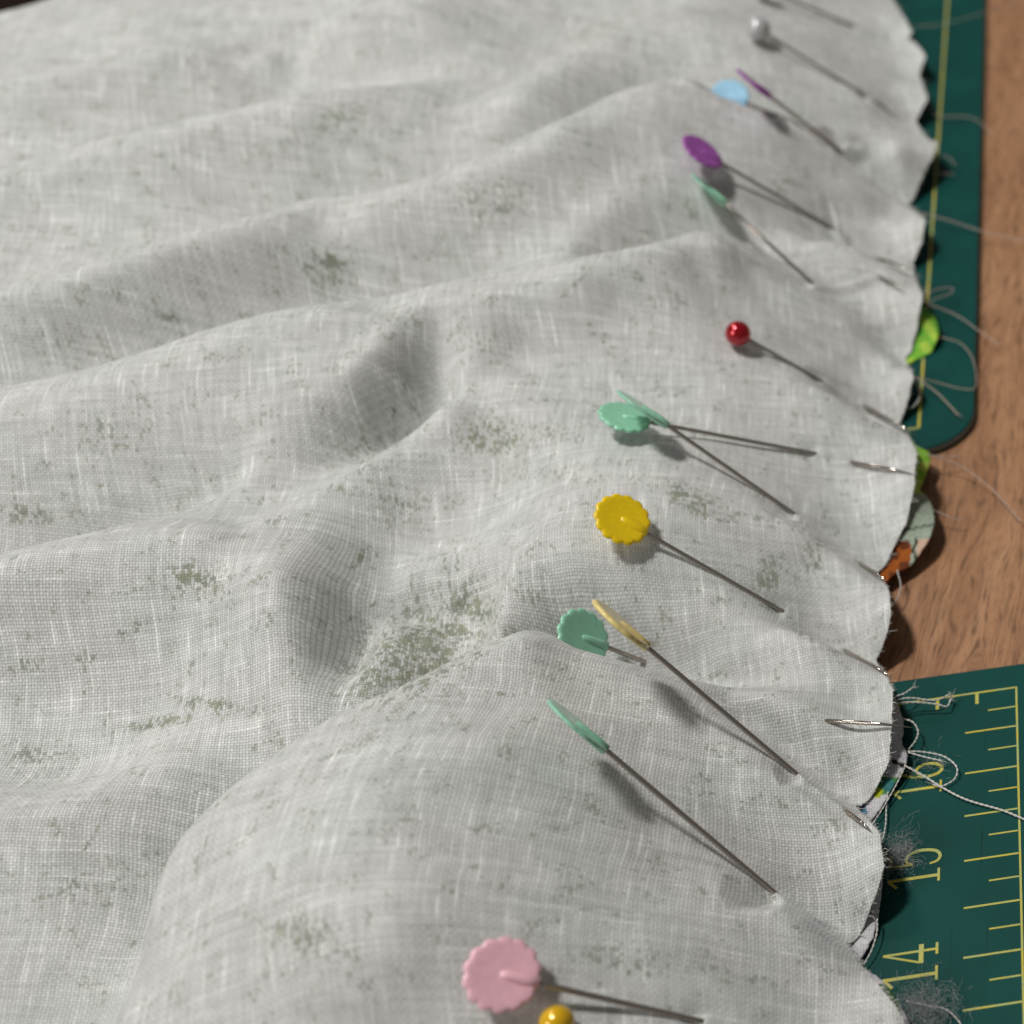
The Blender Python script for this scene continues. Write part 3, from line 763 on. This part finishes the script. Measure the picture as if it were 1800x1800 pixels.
# frayed yarn ends along the raw edge
fz = []
for i in range(0, NR - 1):
    for q in range(2):
        if rng.random() < .30: continue
        p = np.array([xx[i, -1] - .01, yg[i, -1] + rng.uniform(0, .06), zz[i, -1] - rng.uniform(0, .035)])
        l = rng.uniform(.025, .09) if rng.random() < .93 else rng.uniform(.12, .3)
        dv = np.array([1.0, rng.normal(0, .45), rng.normal(-.1, .4)]); dv /= np.linalg.norm(dv)
        m_ = p + dv * l * .5 + rng.normal(0, .012, 3); e_ = p + dv * l + rng.normal(0, .02, 3)
        fz.append(tube([p, m_, e_], [.009, .007, .003], 4, False))
V_, F_ = join(fz)
fr_ = new_mesh('frayed_edge', V_, F_, M_THREAD, cloth); fr_['kind'] = 'stuff'

# ------------------------------------------------------------------ printed lower cloth, peeping out at the edge
LOW = [(1560, -60, .4), (1575, 0, .4), (1600, 80, .4), (1608, 150, .35), (1605, 225, .35), (1632, 262, .5), (1595, 340, .35), (1600, 400, .4), (1596, 460, .35), (1602, 510, .45), (1618, 536, .55),
       (1640, 552, .62), (1650, 572, .65), (1650, 592, .62), (1638, 610, .55), (1600, 634, .42), (1585, 655, .35), (1570, 720, .3), (1590, 760, .4), (1612, 786, .6), (1635, 793, .66), (1636, 808, .62), (1624, 842, .5),
       (1613, 864, .42), (1628, 868, .55), (1641, 895, .7), (1642, 925, .7), (1632, 952, .62), (1605, 985, .5), (1556, 1022, .38), (1540, 1050, .35), (1545, 1110, .35), (1528, 1160, .32),
       (1560, 1200, .45), (1573, 1228, .5), (1585, 1256, .6), (1589, 1266, .62), (1586, 1300, .55), (1583, 1310, .45), (1594, 1316, .6), (1596, 1340, .62), (1586, 1356, .55), (1572, 1378, .5), (1545, 1425, .42), (1524, 1452, .35),
       (1505, 1470, .32), (1540, 1500, .38), (1552, 1540, .5), (1547, 1590, .55), (1537, 1640, .5), (1518, 1680, .42), (1500, 1700, .35), (1538, 1712, .5), (1562, 1735, .62), (1585, 1770, .66), (1600, 1800, .66), (1605, 1850, .6), (1590, 1960, .5)]
LWp = np.array([bp(*e) for e in LOW])
tt = np.r_[0, np.cumsum(np.linalg.norm(np.diff(LWp, axis=0), axis=1))]
T = np.linspace(0, tt[-1], 900)
B0 = np.stack([np.interp(T, tt, LWp[:, k]) for k in range(3)], 1)
ker = np.ones(7) / 7
for k in range(3):
    B0[:, k] = np.convolve(np.pad(B0[:, k], 3, 'edge'), ker, 'valid')
B0[:, 0] += rng.normal(0, .006, len(T))
nc = 46
Xl = np.zeros((900, nc + 2)); Yl = Xl.copy(); Zl = Xl.copy()
for j in range(nc):
    s = j / (nc - 1)                     # 0 outer edge, 1 inner
    x_ = B0[:, 0] - 2.0 * s
    y_ = B0[:, 1] - 0.0 * s
    zt = height(np.minimum(x_, np.interp(y_, EY, EX)), y_) - 0.10
    z_ = B0[:, 2] + (zt - B0[:, 2] - .05) * min(1, s * 2.2)
    inside = x_ < np.interp(y_, EY, EX) - 0.02
    z_ = np.where(inside, np.minimum(z_, zt), np.minimum(z_, zt + .06))
    Xl[:, nc + 1 - j] = x_; Yl[:, nc + 1 - j] = y_; Zl[:, nc + 1 - j] = np.maximum(z_, .34)
# rolled thickness at the outer edge lies in the first two columns reversed
Xl = Xl[:, 2:]; Yl = Yl[:, 2:]; Zl = Zl[:, 2:]
Xl = np.hstack([Xl, Xl[:, -1:] + .004, Xl[:, -1:] - .002, Xl[:, -6:-5]]); Yl = np.hstack([Yl, Yl[:, -1:], Yl[:, -1:], Yl[:, -6:-5]])
Zl = np.hstack([Zl, Zl[:, -1:] - .02, Zl[:, -1:] - .045, Zl[:, -6:-5] - .045])
low = grid_object('printed_fabric', Xl, Yl, Zl, M_PRINT, Xl, Yl)
px, py = proj(np.stack([Xl, Yl, Zl], -1).reshape(-1, 3))
px0, py0 = px.copy(), py.copy()
colr = np.tile(np.array([.62, .60, .62]), (len(px), 1))
def patch(mask, c): colr[mask] = c
nz = np.sin(px * .13 + py * .08 + 1.5 * np.sin(py * .07)) + np.sin(py * .15 - px * .11 + 1.2 * np.sin(px * .09))
m = (py > 500) & (py < 660); patch(m, (.20, .48, .05)); patch(m & (nz > .6), (.42, .62, .08)); patch(m & (nz < -1.0), (.07, .33, .04))
m = (py > 770) & (py < 868); patch(m, (.25, .50, .05)); patch(m & (nz > .5), (.50, .64, .12))
m = (py >= 868) & (py < 1045); patch(m, (.36, .42, .33)); patch(m & (py > 955) & (px < 1603 - (py - 955) * .1), (.33, .085, .012))
patch(m & (py > 950) & (px < 1600) & (nz < -.2), (.13, .035, .01))
patch(m & (py > 947) & (px > 1612), (.62, .42, .32)); patch(m & (np.abs(px - 1608 - 3 * np.sin(py * .2)) < 2.5) & (py > 945), (.04, .05, .03))
patch(m & (np.abs(py - 930 - (px - 1600) * -.2) < 2.2), (.10, .12, .09))
m = (py > 1325) & (py < 1500)
patch(m & (np.abs(py - 1338 - (px - 1570) * .45) < 4), (.02, .018, .015))
patch(m & (py + (px - 1560) * -.2 > 1364) & (py + (px - 1560) * -.2 < 1398), (.06, .24, .06))
patch(m & (np.hypot(px - 1562, py - 1380) < 12), (.05, .20, .20))
patch(m & (np.hypot(px - 1543, py - 1393) < 9), (.45, .52, .02))
patch(m & (np.hypot((px - 1516), (py - 1426) * .8) < 9), (.05, .17, .27))
patch(m & (py > 1440) , (.30, .30, .29))
m = (py > 1560) & (py < 1700); patch(m & (np.hypot(px - 1524, py - 1603) < 6), (.02, .02, .015))
m = (py > 1730) & (py < 1800); patch(m & (px < 1582), (.05, .13, .04))
m = (py < 60); patch(m, (.03, .06, .03))
ca_ = low.data.color_attributes.new('printcol', 'FLOAT_COLOR', 'POINT')
ca_.data.foreach_set('color', np.hstack([colr, np.ones((len(colr), 1))]).astype(np.float32).ravel())
tag(low, 'printed cotton layer with green and orange pattern peeping out under the grey cloth edge', 'fabric')

# ------------------------------------------------------------------ cutting mats
MT = 0.30
def frame(origin, ang, ang2=None):
    a = math.radians(ang); b = math.radians(ang if ang2 is None else ang2)
    ex_ = np.array([math.cos(a), math.sin(a)]); ey_ = np.array([-math.sin(b), math.cos(b)])
    return lambda u, v: tuple(np.array(origin[:2]) + ex_ * u + ey_ * v)
def rounded(u0, v0, u1, v1, r, n=10):
    pts = []
    for cx, cy, a0 in ((u1 - r, v0 + r, -90), (u1 - r, v1 - r, 0), (u0 + r, v1 - r, 90), (u0 + r, v0 + r, 180)):
        for k in range(n + 1):
            a = math.radians(a0 + 90 * k / n); pts.append((cx + r * math.cos(a), cy + r * math.sin(a)))
    return pts
def mat_body(root, fr, u0, v0, u1, v1, r):
    pts = [fr(*p) for p in rounded(u0, v0, u1, v1, r)]
    ins = [fr(*p) for p in rounded(u0 + .03, v0 + .03, u1 - .03, v1 - .03, r - .03)]
    n_ = len(pts)
    def loft(name, rings, mat):
        V = [(x, y, z) for ps, z in rings for x, y in ps]; Fc = []
        for i in range(len(rings) - 1):
            for k in range(n_): Fc.append((i * n_ + k, i * n_ + (k + 1) % n_, (i + 1) * n_ + (k + 1) % n_, (i + 1) * n_ + k))
        Fc.append(tuple(range(n_ - 1, -1, -1))); Fc.append(tuple(len(V) - n_ + k for k in range(n_)))
        o = new_mesh(name, V, Fc, mat); local(o, root); return o
    loft('bottom_sheet', [(pts, 0.004), (pts, 0.10)], M_MAT)
    mid = [fr(*p) for p in rounded(u0 - .012, v0 - .012, u1 + .012, v1 + .012, r + .012)]
    loft('core_sheet', [(mid, 0.10), (mid, 0.24)], M_CORE)
    loft('top_sheet', [(pts, 0.24), (pts, MT - .025), (ins, MT)], M_MAT)
def strip(root, name, fr, a, b, wd, z=MT + .006):
    a = np.array(a, float); b = np.array(b, float); d_ = (b - a) / np.linalg.norm(b - a); nn = np.array([-d_[1], d_[0]]) * wd / 2
    pts = [fr(*(a - nn)), fr(*(b - nn)), fr(*(b + nn)), fr(*(a + nn))]
    o = prism(name, pts, MT - .002, z, M_INK); local(o, root); return o

o14 = bp(1797, 1668.5, MT)
near = thing('cutting_mat', 'dark green cutting mat at lower right with inch scale numbered 14 to 16', 'cutting mat', tuple(o14))
fr = frame(o14, 4.4, 1.6)
p17 = 3 * 2.54 / 2.54 * 2.47     # measured spacing of the numbered marks is close to an inch
UNIT = 2.47
mat_body(near, fr, -22, -22, 24, UNIT * 3 + .78, 1.2)
strip(near, 'border_line', fr, (0, -21), (0, UNIT * 3 + .02), .046)
strip(near, 'border_line', fr, (-21, UNIT * 3), (-.03, UNIT * 3), .05)
k = -8
for i in range(-10, 12):
    v = UNIT * i / 4
    if i % 2 == 0: strip(near, 'tick_mark', fr, (-1.20, v), (-.03, v), .046)
    else: strip(near, 'tick_mark', fr, (-.67, v), (-.03, v), .04)
for i in range(1, 8): strip(near, 'tick_mark', fr, (-.93 * i, UNIT * 3 - .03), (-.93 * i, UNIT * 3 - .36), .08)

def arc(pts, n_=8):
    """Catmull-Rom through points"""
    P = [np.array(p, float) for p in pts]; P = [2 * P[0] - P[1]] + P + [2 * P[-1] - P[-2]]; out = []
    for i in range(1, len(P) - 2):
        for k in range(n_):
            t = k / n_
            out.append(0.5 * ((2 * P[i]) + (-P[i - 1] + P[i + 1]) * t + (2 * P[i - 1] - 5 * P[i] + 4 * P[i + 1] - P[i + 2]) * t * t + (-P[i - 1] + 3 * P[i] - 3 * P[i + 1] + P[i + 2]) * t ** 3))
    out.append(P[-2]); return out
GLY = {
 '1': [([(.24, .02), (.24, 1.10)], .085, .06), ([(.25, 1.10), (.14, 1.0), (.03, .90)], .07, .07), ([(.08, .02), (.42, .02)], .06, .06)],
 '4': [([(.30, .02), (.30, 1.12)], .06, .06), ([(.30, 1.12), (.02, .36)], .05, .05), ([(.0, .34), (.46, .34)], .11, .11), ([(.17, .02), (.45, .02)], .06, .06)],
 '5': [([(.07, 1.06), (.40, 1.06)], .10, .10), ([(.09, 1.08), (.07, .60)], .05, .05),
       (arc([(.07, .58), (.15, .70), (.28, .72), (.40, .58), (.43, .36), (.37, .10), (.24, .0), (.10, .05), (.04, .22)]), .055, .085)],
 '6': [(arc([(.40, 1.08), (.26, .98), (.11, .72), (.05, .40), (.09, .12), (.22, .0), (.36, .08), (.43, .28), (.38, .50), (.25, .58), (.12, .48), (.07, .32)]), .05, .085)],
}
def numeral(root, fr, text, vc):
    parts = []
    zt = MT + .007
    for ci, ch in enumerate(text):
        for si, (pl, w0, w1) in enumerate(GLY[ch]):
            pl = [np.array(p, float) for p in pl]; L = []; Rr = []
            for i, p in enumerate(pl):
                t = pl[min(i + 1, len(pl) - 1)] - pl[max(i - 1, 0)]; t /= np.linalg.norm(t)
                nn = np.array([-t[1], t[0]]); q = i / max(1, len(pl) - 1)
                wv = .9 * w0 + (w1 - w0) * math.sin(math.pi * q) if len(pl) > 3 else w0 * .9
                L.append(p + nn * wv / 2); Rr.append(p - nn * wv / 2)
            V = []; zz_ = zt + .0012 * si
            for zlev in (MT - .002, zz_):
                for p in L + Rr:
                    gx_, gy_ = p
                    V.append((*fr(-1.72 - gy_, vc - .50 + ci * .53 + gx_), zlev))
            m_ = len(pl); Fc = []
            for i in range(m_ - 1):
                Fc.append((2 * m_ + i, 3 * m_ + i, 3 * m_ + i + 1, 2 * m_ + i + 1))
                Fc.append((i, i + 1, 2 * m_ + i + 1, 2 * m_ + i)); Fc.append((m_ + i, 3 * m_ + i, 3 * m_ + i + 1, m_ + i + 1))
            parts.append((V, Fc))
    V, Fc = join(parts)
    o = new_mesh('numeral', V, Fc, M_INK); local(o, root); o['label'] = 'yellow number ' + text
for t_, i in (('14', 0), ('15', 1), ('16', 2)): numeral(near, fr, t_, UNIT * i + (.0))

oc = bp(1714, 640, MT); oc2 = bp(1731, 0, MT)
fang = math.degrees(math.atan2(oc2[1] - oc[1], oc2[0] - oc[0])) - 90
far = thing('cutting_mat', 'green cutting mat at upper right with rounded corner and yellow border line', 'cutting mat', tuple(oc))
fr2 = frame(oc, fang)
vb = bp(1640, 788, MT)
vb_ = vb[1] - oc[1]
mat_body(far, fr2, -30, vb_, 0, vb_ + 60, 1.7)
yl = bp(1611, 752, MT); ul = yl[0] - oc[0] + .02
strip(far, 'border_line', fr2, (ul, yl[1] - oc[1]), (ul, 44), .075)
strip(far, 'border_line', fr2, (-29, yl[1] - oc[1]), (ul - .04, yl[1] - oc[1]), .07)

# ------------------------------------------------------------------ loose threads
def thread(pts, r, mat, label, fray=0, twist=True, z=None):
    W = [bp(*p) for p in pts]
    C = arc(W, 10)
    L = np.r_[0, np.cumsum([np.linalg.norm(C[i + 1] - C[i]) for i in range(len(C) - 1)])]
    nn = max(12, int(L[-1] / .035)); t = np.linspace(0, L[-1], nn)
    C = np.array(C); C = np.stack([np.interp(t, L, C[:, k]) for k in range(3)], 1)
    ph = random.uniform(0, 6)
    C += np.stack([np.sin(t * 3.1 + ph), np.cos(t * 2.3 + ph), np.sin(t * 1.7)], 1) * .012
    parts = []
    T_ = np.gradient(C, axis=0); T_ /= np.linalg.norm(T_, axis=1)[:, None]
    A_ = np.cross(T_, [0, 0, 1.0]); A_ /= np.linalg.norm(A_, axis=1)[:, None] + 1e-9; B_ = np.cross(T_, A_)
    for s in range(2 if twist else 1):
        q = t * 26 + s * math.pi
        D = C + (A_ * np.cos(q)[:, None] + B_ * np.sin(q)[:, None]) * (r * .55 if twist else 0)
        parts.append(tube(D, [r * .62] * nn, 5))
    for f in range(fray):
        e = C[-1] if f % 2 else C[-3]; dv = T_[-1] + rng.normal(0, .6, 3); dv /= np.linalg.norm(dv)
        l = rng.uniform(.08, .22)
        parts.append(tube([e, e + dv * l * .5, e + dv * l + rng.normal(0, .03, 3)], [.007, .006, .003], 3))
    # stray fibres along the strand
    for i in range(0, nn, 9):
        dv = rng.normal(0, 1, 3); dv /= np.linalg.norm(dv)
        parts.append(tube([C[i], C[i] + dv * .05], [.003, .0015], 3))
    V, Fc = join(parts)
    o = new_mesh('loose_thread', V, Fc, mat, None, True)
    return tag(o, label, 'thread', 'loose threads hanging off the cloth edge')
TH = [
 ([(1598, 48, .7), (1660, 42, .6), (1730, 22, .45), (1800, 2, .4), (1860, -15, .4)], .016, M_THREAD2, 'long faint thread crossing the far mat, uppermost of all', 0),
 ([(1628, 182, .6), (1652, 204, .5), (1695, 205, .5), (1722, 214, .4), (1744, 236, .3)], .017, M_THREAD2, 'thin thread bowing over the far mat edge above the folded tip', 0),
 ([(1643, 272, .7), (1666, 276, .6), (1678, 290, .5)], .016, M_THREAD2, 'short hooked thread right of the pointed cloth tip', 2),
 ([(1640, 305, .6), (1678, 306, .5)], .013, M_THREAD2, 'very short straight thread under the hooked one', 0),
 ([(1612, 372, .8), (1660, 386, .7), (1720, 404, .5), (1800, 424, .4), (1850, 436, .4)], .020, M_THREAD2, 'long thread running right across the far mat onto the wood', 0),
 ([(1620, 524, .8), (1648, 509, .8), (1674, 507, .7), (1670, 517, .7), (1642, 526, .7), (1626, 540, .6)], .017, M_THREAD2, 'small looped thread above the bright green scrap', 2),
 ([(1634, 536, .7), (1685, 556, .6), (1725, 585, .5), (1756, 604, .4)], .017, M_THREAD2, 'thread leaning over the mat edge right of the green scrap', 2),
 ([(1655, 592, .6), (1690, 605, .6), (1712, 638, .6), (1716, 678, .5), (1690, 683, .5), (1640, 671, .6), (1603, 661, .8)], .014, M_THREAD2, 'big curling thread beside the rounded mat corner', 0),
 ([(1604, 662, .8), (1625, 675, .7), (1654, 696, .6), (1684, 729, .5)], .019, M_THREAD2, 'frayed olive-beige thread pointing down to the mat corner', 3),
 ([(1606, 668, .7), (1617, 688, .6), (1614, 706, .6), (1600, 719, .5), (1592, 716, .5)], .021, M_THREAD, 'short pale thread curling back beneath the cloth edge', 3),
 ([(1628, 800, .7), (1655, 803, .6), (1687, 803, .5)], .018, M_THREAD2, 'short stiff thread sticking right from the lime scrap', 1),
 ([(1632, 800, .7), (1690, 820, .5), (1745, 862, .3), (1795, 916, .2)], .016, M_THREAD2, 'long thin thread arching over bare wood', 0),
 ([(1640, 896, .6), (1662, 905, .5), (1680, 913, .4), (1698, 915, .3)], .014, M_THREAD2, 'thin crinkled thread lying on wood beside the pale green scrap', 0),
 ([(1578, 1002, .5), (1583, 1030, .4), (1577, 1052, .35), (1564, 1070, .4)], .017, M_THREAD, 'pale thread hanging below the orange print', 0),
 ([(1568, 1226, .8), (1588, 1220, .8), (1606, 1208, .7)], .022, M_THREAD, 'short frayed thread at the top edge of the near mat', 7),
 ([(1568, 1232, .8), (1600, 1227, .75), (1645, 1231, .6), (1668, 1222, .5)], .021, M_THREAD, 'upper frayed thread reaching over the yellow border line', 8),
 ([(1568, 1236, .8), (1605, 1235, .7), (1645, 1239, .6), (1664, 1243, .5), (1671, 1228, .5)], .021, M_THREAD, 'lower frayed thread with a fuzzy tangled end on the border line', 9),
 ([(1588, 1264, .7), (1604, 1270, .7), (1613, 1286, .6), (1609, 1302, .6), (1597, 1318, .6)], .021, M_THREAD, 'small white thread loop round the pin tip', 0),
 ([(1596, 1320, .7), (1625, 1322, .6), (1660, 1331, .5), (1681, 1350, .45), (1677, 1370, .4), (1655, 1382, .4), (1640, 1378, .4)], .020, M_THREAD, 'round white thread loop lying over the number 16', 2),
 ([(1596, 1322, .7), (1625, 1330, .6), (1658, 1338, .5)], .019, M_THREAD, 'short white thread inside the round loop', 3),
 ([(1590, 1346, .65), (1618, 1362, .5), (1655, 1384, .4), (1700, 1405, .38), (1760, 1424, .38), (1800, 1440, .38), (1860, 1460, .38)], .023, M_THREAD, 'long white thread trailing off to the right photo edge', 0),
 ([(1590, 1350, .6), (1572, 1385, .5), (1550, 1425, .45), (1530, 1455, .42)], .018, M_THREAD, 'white thread running along the flower-print scrap', 0),
 ([(1562, 1392, .5), (1558, 1420, .42), (1556, 1450, .4), (1551, 1480, .4)], .018, M_THREAD, 'crimped white thread dropping towards the lint', 0),
 ([(1541, 1615, .6), (1541, 1640, .55), (1533, 1670, .5), (1519, 1697, .45)], .018, M_THREAD, 'smooth white thread beside the striped cloth edge above the 14', 0),
 ([(1592, 1760, .7), (1630, 1768, .5), (1665, 1775, .45), (1690, 1800, .4), (1700, 1830, .4)], .016, M_THREAD, 'pale thread curving out of the lower lint clump', 0),
]
for pts, r, m_, lb, fy in TH: thread(pts, r, m_, lb, fy)

# ------------------------------------------------------------------ lint clumps
def lint(c, rad, count, label):
    parts = []
    c = np.array(c)
    for i in range(count):
        g = rng.normal(0, 1, 3) * np.array([rad[0], rad[1], rad[2]]) * .5
        p = c + g; p[2] = max(p[2], MT + .01)
        d_ = rng.normal(0, 1, 3); d_[2] *= .5; d_ /= np.linalg.norm(d_)
        path = [p]; st = rng.uniform(.03, .07)
        for k in range(7):
            d_ = d_ + rng.normal(0, .45, 3); d_ /= np.linalg.norm(d_)
            p = p + d_ * st; p = p.copy(); p[2] = max(p[2], MT + .01); path.append(p)
        parts.append(tube(path, [.0021] * 8, 3, False))
    V, Fc = join(parts)
    o = new_mesh('lint_clump', V, Fc, M_LINT)
    o['kind'] = 'stuff'
    return tag(o, label, 'lint', 'grey lint caught at the cloth edge')
c1 = bp(1578, 1500, .5); c2 = bp(1615, 1772, .6)
lint(c1, (.40, .55, .15), 360, 'small grey lint clump beside the number 15')
lint(c2, (.75, .6, .22), 600, 'large fluffy grey lint clump at the bottom near the number 14')
lint(bp(1625, 1345, .42), (.8, .5, .10), 60, 'thin wisps of grey lint over the number 16')
